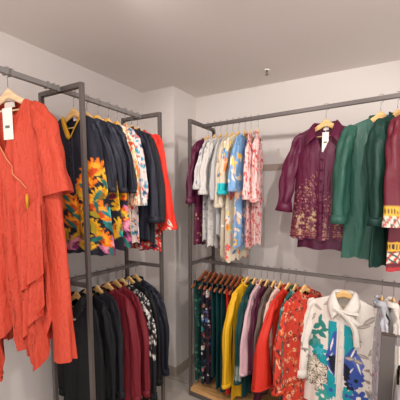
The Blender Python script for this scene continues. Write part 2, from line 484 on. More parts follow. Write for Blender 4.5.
# ceiling sprinkler
sp = empty('fire_sprinkler', (-.884, 2.527, ZC), 0, 'small chrome fire sprinkler on the bare ceiling near the back wall', 'sprinkler')
pl_ = MB().sweep([(0, 0, 0), (0, 0, -.006)], .022, seg=20).build('ceiling_plate', TAGM, sp, False)
MB().sweep([(0, 0, -.006), (0, 0, -.02), (0, 0, -.03)], [.008, .006, .004], seg=10).build('nozzle', WIRE, sp, True)
MB().sweep([(0, 0, -.034), (0, 0, -.037)], .014, seg=14).build('deflector', WIRE, sp, False)

# ------------------------------------------------------------ racks
Z1, Z2, Z3 = 2.296, 1.148, 1.17
PW = .024
def post(r, x, y, z1, w=PW, m=STEEL, name='post'):
    return MB().box((x - w/2, y - w/2, 0), (x + w/2, y + w/2, z1 + w/2)).build(name, m, r, bevel=.0015)
lr = empty('clothes_rack', (-1.68, 1.64, 0), 0, 'two tier gunmetal clothes rack on the left with the navy floral blouses', 'clothes rack')
def L_(p): return (p[0] + 1.68, p[1] - 1.64, p[2])
XF, XB, XM = -1.505, -1.86, -1.68
YA, YZ = 1.29, 1.99
for x in (XF, XB):
    for y in (YA, YZ): post(lr, x + 1.68, y - 1.64, Z1)
for y in (YA, YZ):
    MB().bar(L_((XB, y, Z1)), L_((XF, y, Z1)), .026).build('crossbar', STEEL, lr, bevel=.001)
    MB().bar(L_((XB, y, Z3)), L_((XF, y, Z3)), .024).build('crossbar', STEEL, lr, bevel=.001)
MB().bar(L_((XM, YZ, Z1)), L_((XM + .01, .2, Z1)), .026).build('hanging_rail', STEELL, lr, bevel=.001)
MB().bar(L_((-1.715, YZ, Z3)), L_((-1.725, YA, Z3)), .024).build('hanging_rail', STEEL, lr, bevel=.001)
MB().box(L_((XB + .02, YA - .01, .045)), L_((XF + .012, YZ - .02, .075))).build('base_shelf', WOODB, lr, bevel=.002)
MB().box(L_((XB + .02, YA - .012, .02)), L_((XF + .014, YZ - .018, .044))).build('base_frame', STEEL, lr)
# a further leg that carries the near end of the long rail
post(lr, XB + 1.68, .22 - 1.64, Z1); post(lr, XF + 1.68 - .0, -.1 - 1.64 + .3, Z1) if False else None
MB().bar(L_((XB, .22, Z1)), L_((XM, .22, Z1)), .026).build('crossbar', STEEL, lr)
for y in (.93, .975, 1.0, 1.2, 1.235, 1.262):
    MB().box(L_((XM - .016, y - .006, Z1 - .016)), L_((XM + .022, y + .006, Z1 + .018))).build('rail_clip', STEELL, lr, bevel=.001)

rr = empty('clothes_rack', (-.5, 2.47, 0), 0, 'long two tier gunmetal clothes rack along the back wall on the right', 'clothes rack')
def R_(p): return (p[0] + .5, p[1] - 2.47, p[2])
def yt(x): return 2.49 - .079 * (x + 1.4)
def yl(x): return 2.44 - .079 * (x + 1.4)
RX0, RX1 = -1.42, .62
for x in (RX0, RX1):
    yo = -.079 * (x - RX0)
    for y in (2.27, 2.675):
        post(rr, x + .5, y + yo - 2.47, Z1)
    MB().bar(R_((x, 2.27 + yo, Z1)), R_((x, 2.675 + yo, Z1)), .026).build('crossbar', STEEL, rr, bevel=.001)
    MB().bar(R_((x, 2.27 + yo, Z2)), R_((x, 2.675 + yo, Z2)), .024).build('crossbar', STEEL, rr, bevel=.001)
MB().bar(R_((RX0, yt(RX0), Z1)), R_((RX1, yt(RX1), Z1)), .026).build('hanging_rail', STEEL, rr, bevel=.001)
MB().bar(R_((RX0, yl(RX0), Z2)), R_((RX1, yl(RX1), Z2)), .024).build('hanging_rail', STEEL, rr, bevel=.001)
def slab(z0, z1, e):
    ya = 2.27 - .079 * 2.04
    V = []
    for z in (z0, z1): V += [(RX0 - e + .01, 2.255 - e, z), (RX1 + e, ya - .015 - e, z), (RX1 + e, ya + .40, z), (RX0 - e + .01, 2.67, z)]
    V = [R_(v) for v in V]; F = [(3, 2, 1, 0), (4, 5, 6, 7), (0, 1, 5, 4), (1, 2, 6, 5), (2, 3, 7, 6), (3, 0, 4, 7)]
    return V, F
V, F = slab(.045, .078, 0); o = mesh_obj('base_shelf', V, F, WOODB, rr, False)
V, F = slab(.015, .044, .003); mesh_obj('base_frame', V, F, STEEL, rr, False)

fr = empty('clothes_rack', (.012, 1.28, 0), 0, 'lower grey steel clothes rack in the near right corner, cut by the frame', 'clothes rack')
MB().box((-.022, -.02, 0), (.022, .02, 1.2)).build('post', STEEL, fr, bevel=.002)
MB().box((.678, -.02, 0), (.722, .02, 1.2)).build('post', STEEL, fr, bevel=.002)
MB().box((.023, -.016, 1.17), (.677, .016, 1.2)).build('hanging_rail', STEELL, fr, bevel=.002)
for x in (0, .7): MB().box((x - .022, -.25, -.0), (x + .022, -.021, .03)).build('foot', STEEL, fr, bevel=.002); MB().box((x - .022, .021, -.0), (x + .022, .25, .03)).build('foot', STEEL, fr, bevel=.002)
# ------------------------------------------------------------ garments: helpers
HG = 'wooden hangers on the racks'
def xs(W, z0=-.13, elbow=-.42, end=-.68, out=.05, r0=.05, r1=.045, r2=.035, y=-.0, endout=None, ry=.8):
    e = out if endout is None else endout; ry *= .85; r0 *= .86; r1 *= .9
    return [(W - .045, 0, z0 + .014, .024, .010), (W - .026, 0, z0 - .012, .034, .018), (W - .012 + out * .25, y * .3, z0 - .07, r0 * .95, r0 * ry),
            (W + out, y, elbow, r1, r1 * ry), (W + e, y * 1.5, end, r2, r2 * ry)]
NAVY = fabric((32, 33, 44), .6)
MUST = fabric((206, 150, 38), .7)
BLACK = fabric((18, 18, 22), .7)
CHAR = fabric((32, 32, 37), .75)
MAROON = fabric((112, 28, 38), .6)
BURG = fabric((88, 22, 52), .45, bump=.4)
BURGD = fabric((74, 22, 48), .5, bump=.35)
GREEN = fabric((46, 88, 75), .45)
GREEND = fabric((22, 56, 48), .5)
ORANGE = mat('crinkled_coral_cloth', (200, 72, 50), .6, bump=.7, bscale=52, bdist=.014, sheen=.0, bstretch=(1.2, 1, .5), spec=.3)
RED = fabric((196, 42, 26), .6)
TEALD = fabric((10, 48, 50), .5)
YEL = fabric((220, 166, 28), .6)
PINK = fabric((206, 166, 172), .6)
PLUM = fabric((78, 28, 48), .55)
TAUPE = fabric((96, 82, 74), .75)
WHITEC = fabric((222, 214, 204), .65)
CREAM = fabric((222, 208, 190), .7)
GREYL = fabric((176, 174, 174), .65)
BTN = mat('dark_button', (30, 28, 32), .3)
BTNW = mat('pearl_button', (230, 222, 210), .3)
GOLD = mat('gold_bead', (196, 150, 66), .35, metal=.7)

# ---- coral crinkled dress nearest the camera, on the left
DX, DY = -1.68, .985
def dress():
    xp = [-.42, -.30, -.20, -.11, -.06, -.03, .01, .045, .08, .12, .165, .185, .205, .235, .255, .275, .30, .40]
    zp = [-1.25, -1.5, -1.3, -1.62, -1.54, -1.34, -1.26, -1.27, -1.38, -1.43, -1.46, -1.46, -1.41, -1.30, -1.12, -1.0, -1.2, -1.2]
    hf = lambda x: np.interp(x, xp, zp)
    hb = lambda x: np.interp(x, [-.42, -.2, 0, .05, .12, .2, .26, .4], [-1.2, -1.42, -1.33, -1.36, -1.40, -1.30, -1.1, -1.05])
    g = Garment('long_dress', 'long coral orange crinkled dress with ragged hem nearest the camera at left', 'dress', (DX, DY, Z1), R(8), ORANGE, W=.20,
                half=[(0, .20), (.06, .205), (.12, .20), (.35, .215), (.7, .25), (1, .27)], hem=-1.35, depth=.085, fold=.022, nfold=11, neck='V', nw=.125, ndrop=.29, apex=.055, pleat=.021,
                seed=3, step=.008, hemf=hf, hembackf=hb, hemwave=.012)
    CORD = fabric((216, 140, 100), .6)
    pts = []
    for u in np.linspace(0, 1, 14):
        x = -.125 + .18 * u; p = g.pos(x / g.W, 0, 0); pts.append((p[0], p[1] - .006, p[2]))
    for u in np.linspace(.15, 1, 9):
        x = .055 + .10 * u; z = -.41 - .165 * u; p = g.fy(x, z); pts.append((x, p[1] - .010, z))
    MB().sweep(pts, .0028, seg=6).build('neckline_piping', CORD, g.root, True)
    # wrapped inner panel closing the V
    n = 30; V = []; F = []
    for i in range(n):
        t = i / (n - 1); z = -.20 - t * .38
        for j in range(21):
            u = -1 + j / 10
            V.append((u * .145, -(.006 + .055 * (1 - abs(u) ** 3) * min(1, t * 1.6 + .12)) + .003 * sin(9 * u + 6 * t), z + .02 * u - .02 * sin(3 * u)))
    for i in range(n - 1):
        for j in range(20):
            a = i * 21 + j; F.append((a, a + 21, a + 22, a + 1))
    mesh_obj('inner_panel', V, F, ORANGE, g.root)
    for sd in (-1, 1):
        p = [(.15, 0, -.115, .03, .014), (.185, 0, -.15, .045, .03), (.24, -.0, -.23, .055, .04), (.29, -.01, -.42, .06, .045), (.32, -.02, -.60, .078, .05)]
        s = g.sleeve(sd, p, wob=.009, name='sleeve')
    # hanging side drape on the right
    V = []; F = []; n = 60; m_ = 28
    for i in range(n):
        t = i / (n - 1); z = -.30 - t * 1.13
        c = .262 + .045 * t; hw = .026 + .040 * min(1, t * 1.3)
        for j in range(m_):
            a = 2 * pi * j / m_; r = hw * (1 + .18 * sin(3 * a + 5 * t) + .1 * sin(5 * a - 7 * t))
            V.append((c + r * cos(a), -.01 + .030 * sin(a) * (1 + .2 * sin(2 * a + 4 * t)), z + .02 * cos(a) * t))
    for i in range(n - 1):
        for j in range(m_):
            a = i * m_ + j; b = i * m_ + (j + 1) % m_; F.append((a, a + m_, b + m_, b))
    mesh_obj('side_drape', V, F, ORANGE, g.root)
    # flounces edging the hem
    def flounce(x0, x1, zt0, zt1, zb0, zb1, y, amp):
        V = []; F = []; n = 40; m_ = 14
        for j in range(m_):
            v = j / (m_ - 1)
            for i in range(n):
                u = i / (n - 1); x = x0 + (x1 - x0) * u; zt = zt0 + (zt1 - zt0) * u; zb = zb0 + (zb1 - zb0) * u
                V.append((x + amp * .5 * v * sin(11 * u), y - amp * v * (sin(16 * u) + .4 * sin(31 * u)), zt + (zb - zt) * v + .012 * v * sin(13 * u)))
        for j in range(m_ - 1):
            for i in range(n - 1):
                a = j * n + i; F.append((a, a + n, a + n + 1, a + 1))
        return mesh_obj('flounce', V, F, ORANGE, g.root)
    flounce(.13, .27, -.72, -.60, -1.08, -.98, -.085, .020)
    flounce(.11, .255, -.95, -.86, -1.33, -1.14, -.075, .022)
    # cord with tassel, tag
    p = g.fy(.155, -.58); q = g.fy(.158, -.66)
    MB().sweep([(q[0], min(p[1], q[1]) - .010, -.598), (q[0], min(p[1], q[1]) - .011, -.615), (q[0], min(p[1], q[1]) - .010, -.675)], [.004, .008, .006], seg=8).build('tassel', MUST, g.root, True)
    MB().box((-.045, .010, -.165), (.025, .014, -.138)).build('neck_label', LABELM, g.root)
    o = MB().box((.055, -.082, -.345), (.118, -.078, -.20)).build('price_tag', TAGM, g.root, bevel=.002)
    MB().box((.072, -.0835, -.292), (.10, -.0821, -.280)).build('tag_print', INK, o)
    MB().sweep([(-.09, -.062, -.188), (-.04, -.066, -.205), (.02, -.067, -.208), (.085, -.062, -.200)], .005, seg=6).build('waist_tie', fabric((226, 196, 160), .6), g.root, True)
dress()
put_hanger('pale', (DX, DY, Z1), R(8), 'long coral dress', HG)

# ---- navy tunics with a bright floral border
def protea(cx, cz, r, ang, n, cols, rnd):
    sh = []
    for ring, (k, c) in enumerate(((1.0, cols[0]), (.74, cols[1]), (.45, cols[2]))):
        for i in range(n):
            a = ang + (i - (n - 1) / 2) * (2.0 / n) * (1.25 if ring == 0 else 1.0); l = r * k * .5
            sh.append(leaf(cx + cos(a) * l, cz + sin(a) * l, l, r * .085 * k + .004, a, c))
    return sh
def border_print(seed, base=(30, 31, 42), top=-.42, hem=-.95):
    rnd = random.Random(seed); sh = []
    OR = [((238, 120, 20), (250, 160, 40), (196, 70, 20)), ((240, 180, 40), (214, 140, 20), (120, 90, 20)), ((200, 110, 150), (230, 150, 170), (120, 40, 90)),
          ((30, 130, 130), (90, 180, 170), (20, 70, 80)), ((232, 90, 30), (250, 190, 60), (130, 40, 60)), ((130, 50, 100), (190, 90, 130), (60, 30, 60))]
    for row in range(8):
        for i in range(5):
            cx = -.26 + .13 * i + rnd.uniform(-.03, .03) + (.06 if row % 2 else 0); cz = hem + .02 + row * .062 + rnd.uniform(-.015, .015)
            if rnd.random() < .18: continue
            if row > 5 and rnd.random() < .45: continue
            if row == 7 and rnd.random() < .3: continue
            c = rnd.choice(OR[:2] + OR[4:5]) if row > 3 else rnd.choice(OR[:2] + OR)
            sh += protea(cx, cz, rnd.uniform(.085, .12), rnd.uniform(.8, 2.3), 7, c, rnd)
            sh.append(leaf(cx + rnd.uniform(-.05, .05), cz + .02, .05, .014, rnd.uniform(0, 3.1), rnd.choice([(170, 150, 40), (40, 110, 100), (216, 170, 50)])))
    sh = sorted(sh, key=lambda s: -s[2]) if False else sh
    def f(X, Z, part):
        C = np.tile(np.array(base, float), (len(X), 1))
        if part == 'sleeve': return C
        m = Z < top + .08
        if m.any():
            off = .07 if part == 'back' else 0
            sub = paint_shapes(sh, X[m] + off, Z[m], C[m].copy()); C[m] = sub
        return C
    return f
def floral_rich(seed, base, cols, n=60, size=.045, core=None):
    return scatter(seed, base, [('fl', n, size, cols, 5), ('lf', n, size * .9, cols, 0), ('fl', n // 2, size * .5, cols, 6)])

UL = 'blouses on the upper left rail'
def upper_left():
    for i, (y, seed, lab) in enumerate(((1.375, 1, 'navy tunic with mustard neck band and orange floral border, nearest the front post'),
                                        (1.475, 2, 'second navy tunic with orange floral border, just behind the nearest one'),
                                        (1.565, 4, 'third navy tunic with floral border, in front of the cream printed blouse'))):
        g = Garment('tunic', lab, 'tunic', (XM, y, Z1), R(2 - 2 * i), PRINT, W=.205, half=[(0, .205), (.15, .215), (.5, .255 - .01 * i), (1, .30 - .012 * i)], hem=-.95 + .015 * i, depth=.036, fold=.009, nfold=5,
                    neck='V' if i == 0 else 'crew', nw=.08, ndrop=.14 if i == 0 else .05, seed=seed, paint=border_print(seed * 3 + 1), step=.0075, group=UL)
        g.band(MUST, .016)
        if i == 0:
            g.patch_label(); g.placket(NAVY, .036, t0=.03, t1=.5, buttons=8, bm=BTN)
        else: g.stand(MUST, .018)
        for sd in (-1, 1):
            o = g.sleeve(sd, xs(.205, end=-.56, elbow=-.36, out=.03, r0=.046, r1=.042, r2=.036, y=.03, ry=.6), m=NAVY, wob=.007, cuff=(NAVY, .03, .003))
        put_hanger('maple', (XM, y, Z1), R(2 - 2 * i), ['nearest navy tunic with mustard neck band', 'second navy tunic with floral border', 'third navy tunic with floral border'][i], HG)
    specs = [
        (1.655, 'blouse', 'cream blouse with small orange and red print, behind the navy floral tunics', 'cream blouse with orange and red print', PRINT,
         scatter(21, (226, 206, 176), [('fl', 190, .022, [(220, 110, 40), (200, 60, 40), (230, 170, 60), (230, 210, 180)], 5), ('lf', 120, .02, [(120, 110, 70), (210, 90, 40)], 0)]), MUST, -.90),
        (1.735, 'blouse', 'blue and red floral blouse squeezed between the cream print and black blouses', 'blue and red floral blouse', PRINT,
         scatter(22, (214, 196, 190), [('fl', 230, .024, [(60, 140, 170), (200, 50, 50), (30, 80, 120), (220, 205, 195)], 5), ('lf', 150, .022, [(200, 60, 50), (60, 150, 170)], 0)]), None, -.92),
        (1.815, 'blouse', 'plain black blouse with knotted cuffs next to the blue floral one', 'plain black blouse with knotted cuffs', NAVY, None, None, -.90),
        (1.885, 'blouse', 'charcoal blouse with gathered sleeves before the red one at the rail end', 'charcoal blouse with gathered sleeves', CHAR, None, None, -.93),
        (1.948, 'blouse', 'bright red blouse with printed hem at the far end of the left rail', 'bright red blouse with printed hem', PRINT, None, None, -1.0)]
    for i, (y, nm, lab, short, m, pf, trim, hem) in enumerate(specs):
        if i == 4:
            base = scatter(25, (214, 48, 34), [('fl', 40, .03, [(40, 60, 90), (230, 200, 180), (30, 30, 40), (220, 120, 60)], 6), ('ring', 30, .02, [(230, 220, 200), (40, 50, 80)], 1)], z=(-1.05, -.78))
            pf = base
        rz = R(-3 - 2 * (i % 2))
        g = Garment(nm, lab, 'blouse', (XM, y, Z1), rz, m, W=.18 if i < 2 else .2, hem=hem, depth=.030, fold=.008, neck='crew', nw=.08, ndrop=.05, seed=30 + i, paint=pf, step=.009, group=UL)
        if trim: g.band(trim, .02)
        g.stand(trim or m, .016)
        for sd in (-1, 1):
            if i == 4: g.sleeve(sd, [(.155, 0, -.11, .03, .014), (.18, 0, -.14, .045, .028), (.205, 0, -.22, .05, .03), (.245, 0, -.5, .05, .032), (.285, 0, -.82, .07, .038)], wob=.006, name='sleeve', cuff=(m, .03, .004), m=m)
            else: g.sleeve(sd, xs(g.W, end=-.74 if i > 1 else -.62, elbow=-.42, out=.05, r0=.048, r1=.044, r2=.036 if i < 2 else .05, ry=.6), m=m, wob=.007, cuff=(m, .05, .004))
        put_hanger('maple', (XM, y, Z1), rz, short, HG)
upper_left()

# ---- lower left rail
LL = 'garments on the lower left rail'
def lower_left():
    def mk(i, y, nm, lab, short, m, pf=None, hem=-1.0, W=.195, neck='crew', sleeve_end=-.8, extra=None, out=.05, coll=None, nd=.05, drop=0, r2=.035):
        x = -1.72; rz = R(-2 + (i * 37 % 5)) 
        g = Garment(nm, lab, nm.replace('_', ' '), (x, y, Z3), rz, m, W=W, half=[(0, W), (.15, W), (1, W * 1.12)], hem=hem, depth=.032, fold=.009, nfold=4, neck=neck, nw=.072, ndrop=nd, seed=60 + i, paint=pf, step=.009, group=LL)
        for sd in (-1, 1):
            g.sleeve(sd, xs(W, end=sleeve_end, elbow=-.45, out=out, r0=.052, r1=.047, r2=r2, ry=.62), m=m, wob=.007, cuff=(m, .05, .003))
        if coll == 'collar': g.collar(m)
        else: g.stand(m, .02)
        if extra: extra(g)
        put_hanger('maple', (x, y, Z3), rz, short, HG)
        return g
    BEAD = mat('ivory_bead', (226, 214, 190), .35)
    def beads(g):
        rnd = random.Random(4)
        for k in range(16):
            u = -1 + 2 * k / 15; x = u * .085; z = -.17 - .10 * (1 - abs(u)) + rnd.uniform(-.006, .006); p = g.fy(x, z)
            MB().sweep([(p[0], p[1] + .002, p[2]), (p[0], p[1] - .004, p[2]), (p[0], p[1] - .008, p[2])], [.007, .008, .003], seg=8).build('bead', BEAD, g.root, True)
    mk(0, 1.375, 'blouse', 'black blouse with ivory beads round its open collar, nearest on the lower left rail', 'black blouse with ivory beads', BLACK, hem=-1.02, W=.17, out=.02, coll='collar', extra=beads, neck='V', nd=.09)
    mk(1, 1.46, 'blouse', 'plain black blouse hanging behind the beaded one', 'plain black blouse behind the beaded one', BLACK, hem=-1.02, W=.17, out=.015)
    mk(2, 1.55, 'blouse', 'charcoal blouse hanging directly before the maroon dresses', 'charcoal blouse before the maroon dresses', CHAR, hem=-.98, W=.165, out=.01)
    def emb(g):
        rnd = random.Random(9)
        EM = mat('antique_gold_thread', (150, 96, 66), .5, metal=.3)
        mb = MB()
        for k in range(40):
            x = rnd.uniform(-.1, .1); z = rnd.uniform(-.32, -.14); p = g.fy(x, z); a = rnd.uniform(0, 6)
            mb.sweep([(p[0] - .006 * cos(a), p[1] - .002, p[2] - .006 * sin(a)), (p[0] + .006 * cos(a), p[1] - .004, p[2] + .006 * sin(a))], .0022, seg=5)
        mb.build('embroidery', EM, g.root)
    mk(3, 1.645, 'dress', 'nearer of the two maroon dresses, gold thread embroidery on its chest', 'nearer maroon dress', MAROON, hem=-1.06, sleeve_end=-.86, extra=emb, out=.045)
    mk(4, 1.725, 'dress', 'farther maroon dress, between its twin and the black and white floral one', 'farther maroon dress', MAROON, hem=-1.03, sleeve_end=-.86, extra=emb, out=.06)
    bw = scatter(41, (26, 24, 28), [('fl', 130, .017, [(216, 208, 200), (190, 182, 176)], 4), ('lf', 130, .014, [(220, 214, 206)], 0)], z=(-.62, -.04))
    big = []
    rnd = random.Random(7)
    for k in range(26):
        cx = rnd.uniform(-.25, .25); cz = rnd.uniform(-1.0, -.62); big.append(flower(cx, cz, .045, 8, (236, 230, 222), rnd.uniform(0, 1), core=(206, 60, 40), sharp=.6))
    def bwf(X, Z, part):
        return paint_shapes(big, X, Z, bw(X, Z, part))
    mk(5, 1.79, 'dress', 'black dress with white daisies and a speckled top, beside the maroon dresses', 'black dress with white daisies', PRINT, pf=bwf, W=.215, hem=-.99, sleeve_end=-.9, out=.065)
    mk(6, 1.865, 'blouse', 'black blouse between the daisy dress and the navy lace blouse', 'black blouse behind the daisy dress', BLACK, hem=-.97, sleeve_end=-.84, out=.06)
    lace = scatter(44, (22, 23, 32), [('ring', 160, .010, [(52, 52, 66), (60, 60, 76)], 1)], z=(-.4, -.04))
    mk(7, 1.94, 'blouse', 'midnight navy lace shouldered blouse, last on the lower left rail', 'navy lace shouldered blouse', PRINT, pf=lace, hem=-.93, sleeve_end=-.80, out=.07)
lower_left()

# ---- upper right rail
UR = 'garments on the upper right rail'
def upper_right():
    SQ = R(90)  # worn on a hanger square to the rail: front faces along it
    def side(i, x, nm, lab, short, m, pf=None, hem=-1.0, W=.175, sl=-.6, r2=.05, out=.05, neck='crew', rz=None, cm=None, ch=.03, depth=.03, ce=.004):
        rz = R(81 + (i * 29 % 11)) if rz is None else rz
        g = Garment(nm, lab, nm.replace('_', ' '), (x, yt(x), Z1), rz, m, W=W, hem=hem, depth=depth, fold=.009, nfold=4, neck=neck, nw=.072, ndrop=.06, seed=90 + i, paint=pf, step=.006 if pf else .009, group=UR, hemwave=.012)
        if m in (PRINT, PRINT_SATIN): g.stand(m, .014)
        else: g.stand(m, .02)
        for sd in (-1, 1):
            g.sleeve(sd, xs(W, end=sl, elbow=-.40, out=out, r0=.047, r1=.044, r2=r2, ry=.6), m=m, wob=.007, cuff=(cm or m, ch, ce))
        put_hanger('maple', (x, yt(x), Z1), rz, short, HG)
        return g
    plum = scatter(50, (86, 22, 52), [('fl', 70, .014, [(170, 130, 90), (60, 20, 40), (190, 150, 120)], 5)], z=(-1.05, -.72))
    side(0, -1.375, 'tunic', 'burgundy tunic with gathered cuffs against the left frame of the back rack', 'burgundy tunic by the rack frame', PRINT_SATIN, pf=plum, hem=-.99, sl=-.60, r2=.04, ch=.06, ce=.012, depth=.026)
    gl = lambda sd: scatter(sd, (190, 186, 184), [('lf', 110, .03, [(136, 138, 152), (206, 202, 198), (104, 106, 124)], 0), ('fl', 80, .02, [(214, 210, 206), (146, 146, 158)], 5)])
    side(1, -1.31, 'blouse', 'grey and white leaf print blouse next to the burgundy tunic', 'grey and white leaf print blouse', PRINT, pf=gl(51), hem=-.96, sl=-.52, r2=.065, out=.07, depth=.026)
    side(2, -1.25, 'blouse', 'off white blouse with faint grey marbling, second of the pale ones', 'marbled off white blouse', PRINT, pf=scatter(52, (200, 194, 188), [('lf', 110, .025, [(150, 148, 152), (214, 210, 204), (176, 172, 172)], 0)]), hem=-1.0, sl=-.56, r2=.06, out=.06, depth=.026)
    side(3, -1.192, 'blouse', 'plain light grey blouse before the cream and orange print', 'plain light grey blouse', GREYL, hem=-.9, sl=-.6, r2=.045, depth=.026)
    side(4, -1.138, 'tunic', 'cream tunic with grey print and trailing scarf ends', 'cream tunic with grey print', PRINT, pf=scatter(54, (198, 184, 162), [('lf', 50, .03, [(180, 160, 130), (236, 230, 220), (150, 130, 110)], 0)]), hem=-1.08, sl=-.66, depth=.024)
    mc = scatter(55, (206, 190, 166), [('fl', 26, .06, [(230, 90, 70), (90, 150, 200), (236, 184, 60), (236, 226, 210), (150, 190, 210)], 5), ('lf', 60, .05, [(240, 180, 170), (220, 200, 150), (60, 110, 150), (230, 120, 50)], 0)])
    def mc2(X, Z, part):
        C = mc(X, Z, part)
        if part == 'sleeve':
            C[(Z < -.50)] = (40, 178, 184); 
        return C
    side(5, -1.085, 'tunic', 'tunic in coral, yellow and sky blue print with turquoise cuffs', 'coral and sky blue printed tunic', PRINT, pf=mc2, hem=-1.10, sl=-.56, r2=.055, depth=.028)
    bl = scatter(56, (120, 160, 200), [('fl', 18, .06, [(236, 216, 190), (240, 190, 60), (100, 140, 190), (230, 224, 214)], 5), ('lf', 50, .05, [(90, 130, 180), (226, 210, 190), (240, 190, 150)], 0)])
    side(6, -1.03, 'tunic', 'pale blue tunic with yellow and beige blotches before the red and white pair', 'pale blue blotched tunic', PRINT, pf=bl, hem=-.98, sl=-.54, r2=.05, depth=.026)
    rw = lambda sd: scatter(sd, (222, 184, 178), [('fl', 190, .022, [(190, 50, 56), (210, 90, 90), (228, 206, 200)], 5), ('lf', 190, .02, [(200, 60, 66), (170, 40, 50)], 0)])
    side(7, -.978, 'tunic', 'left one of the two red and white floral tunics', 'left red and white floral tunic', PRINT, pf=rw(57), hem=-.99, sl=-.60, r2=.062, depth=.026, W=.125, rz=R(103), out=.03)
    side(8, -.918, 'tunic', 'right red and white floral tunic, last before the bare stretch of rail', 'right red and white floral tunic', PRINT, pf=rw(58), hem=-.96, sl=-.62, r2=.062, depth=.026, W=.125, rz=R(104), out=.03)

    # burgundy satin shirt facing the room
    bx = -.421; y = yt(bx); rz = R(-3)
    rnd = random.Random(12)
    gold = (178, 140, 96); pts = []
    for k in range(1000):
        x = rnd.uniform(-.25, .25); z = rnd.uniform(-.92, -.42)
        lim = -.52 - .35 * min(1, abs(x + .05) / .26) * rnd.uniform(.2, 1.0) + .12 * (x < .0) * rnd.random()
        if z < lim: pts.append(flower(x, z, rnd.uniform(.0025, .0048), 1, (rnd.randint(140, 180), rnd.randint(100, 140), rnd.randint(80, 110)), sharp=0))
    for k in range(26):
        pts.append(flower(-.10 + rnd.uniform(-.07, .07), -.80 + rnd.uniform(-.07, .09), rnd.uniform(.008, .015), 5, (176, 146, 112), rnd.uniform(0, 3), sharp=.6))
    for zr in (-.855, -.84, -.87):
        for k in range(60): pts.append(flower(-.24 + k * .008, zr, .003, 1, (170, 110, 90), sharp=0))
    def bpf(X, Z, part):
        C = np.tile(np.array((90, 22, 53), float), (len(X), 1))
        return paint_shapes(pts, X, Z, C) if part == 'front' else C
    g = Garment('shirt', 'burgundy satin shirt with gold beaded hem facing the room', 'shirt', (bx, y, Z1), rz, PRINT_SATIN, W=.195, half=[(0, .195), (.16, .19), (.6, .20), (1, .225)], hem=-.90, depth=.06, fold=.007, nfold=5,
                neck='V', nw=.078, ndrop=.20, seed=5, paint=bpf, step=.0045, group=UR)
    g.collar(BURG, fall=.045, point=.15, cx=.095, out=.15, drop=.085, gap=.045); g.patch_label()
    g.placket(BURG, .036, t0=.02, ruffle=.004, buttons=8, bm=BURGD, br=.009)
    g.hang_tag(.012, -.175, .042, .13, dy=-.012)
    # longer under layer
    n = 50; V = []; F = []
    for sgn in (-1, 1):
        for i in range(n):
            u = -1 + 2 * i / (n - 1); yy = sgn * (.055 * (1 - abs(u) ** 2.6) + .004 * sin(13 * u)) 
            V += [(.03 + u * .19, yy * .82, -.80), (.03 + u * .198, yy * .9, -.965 + .006 * sin(7 * u))]
    for s_ in (0, 1):
        for i in range(n - 1):
            a = s_ * 2 * n + 2 * i; F.append((a, a + 1, a + 3, a + 2))
    mesh_obj('under_layer', V, F, BURGD, g.root)
    for sd in (-1, 1):
        p = [(.15, 0, -.112, .03, .016), (.178, 0, -.145, .042, .03), (.215 if sd < 0 else .19, -.0, -.26, .048, .038), (.245 if sd < 0 else .185, 0 if sd < 0 else .02, -.45, .05, .04), (.268 if sd < 0 else .175, 0 if sd < 0 else .03, -.64, .046, .04)]
        g.sleeve(sd, p, m=BURG, wob=.009, cuff=(BURG, .075, .016))
    put_hanger('maple', (bx, y, Z1), rz, 'burgundy satin shirt', HG)

    # green shirts
    for i, (x, rz, lab, short, m) in enumerate(((-.095, R(20), 'bottle green long sleeved satin shirt, left of its darker neighbour', 'left bottle green shirt', GREEN),
                                        (-.005, R(60), 'darker green shirt half hidden behind the bottle green one', 'darker green shirt', GREEND))):
        y = yt(x) + (.0 if i == 0 else .0)
        g = Garment('shirt', lab, 'shirt', (x, y, Z1), rz, m, W=.19, half=[(0, .19), (.16, .178), (.6, .18), (1, .195)], hem=-1.0 if i == 0 else -1.03, depth=.05, fold=.009, nfold=4, neck='V', nw=.07, ndrop=.10, seed=14 + i, step=.008, group=UR)
        g.stand(m, .026); g.placket(m, .03, t0=.02, buttons=0)
        for sd in (-1, 1):
            p = [(.145, 0, -.11, .03, .016), (.172, 0, -.145, .046, .036), (.20, -.015, -.26, .055, .05), (.222, -.035, -.50, .052, .048), (.228, -.05, -.73, .044, .04)]
            if sd > 0: p = [(a - (.03 if k > 1 else 0), b - (.02 if k > 1 else 0), c, d, e) for k, (a, b, c, d, e) in enumerate(p)]
            g.sleeve(sd, p, wob=.009, cuff=(m, .055, .006))
        put_hanger('maple', (x, y, Z1), rz, short, HG)
    # wine kaftan with patterned cuffs at the frame edge
    pat = scatter(77, (110, 26, 44), [('lf', 40, .03, [(190, 70, 30), (214, 110, 40), (120, 40, 80)], 0)], x=(-.08, .3), z=(-.6, -.08))
    STR = [(236, 190, 60), (40, 36, 40), (230, 220, 200), (200, 50, 30), (230, 226, 214), (40, 90, 80), (206, 60, 30)]
    def wf(X, Z, part):
        C = np.tile(np.array((104, 26, 42), float), (len(X), 1))
        if part == 'front':
            C = paint_shapes([flower(.07 + .03 * (k % 2), -.12 - .05 * k, .03, 5, [(214, 110, 40), (190, 60, 30), (120, 40, 90)][k % 3], sharp=.5, core=(236, 180, 80)) for k in range(18)], X, Z, C)
            C[(abs(X - .035) < .004)] = (226, 170, 60)
            C[(abs(X - .035) < .004) & (np.mod(Z, .03) < .012)] = (30, 26, 26)
        e = {'sleeve': -.66, 'front': -.87, 'back': -.87}[part]
        d = e - Z
        q = (d > 0) & (d < .055); C[q] = (226, 172, 56)
        C[q & (np.mod(X * 60, 1) < .45) & (d > .012) & (d < .044)] = (44, 34, 36)
        q = (d > .062) & (d < .125); C[q] = (222, 212, 196)
        C[q & (np.mod(X * 22 + d * 18, 1) < .42)] = (196, 52, 32)
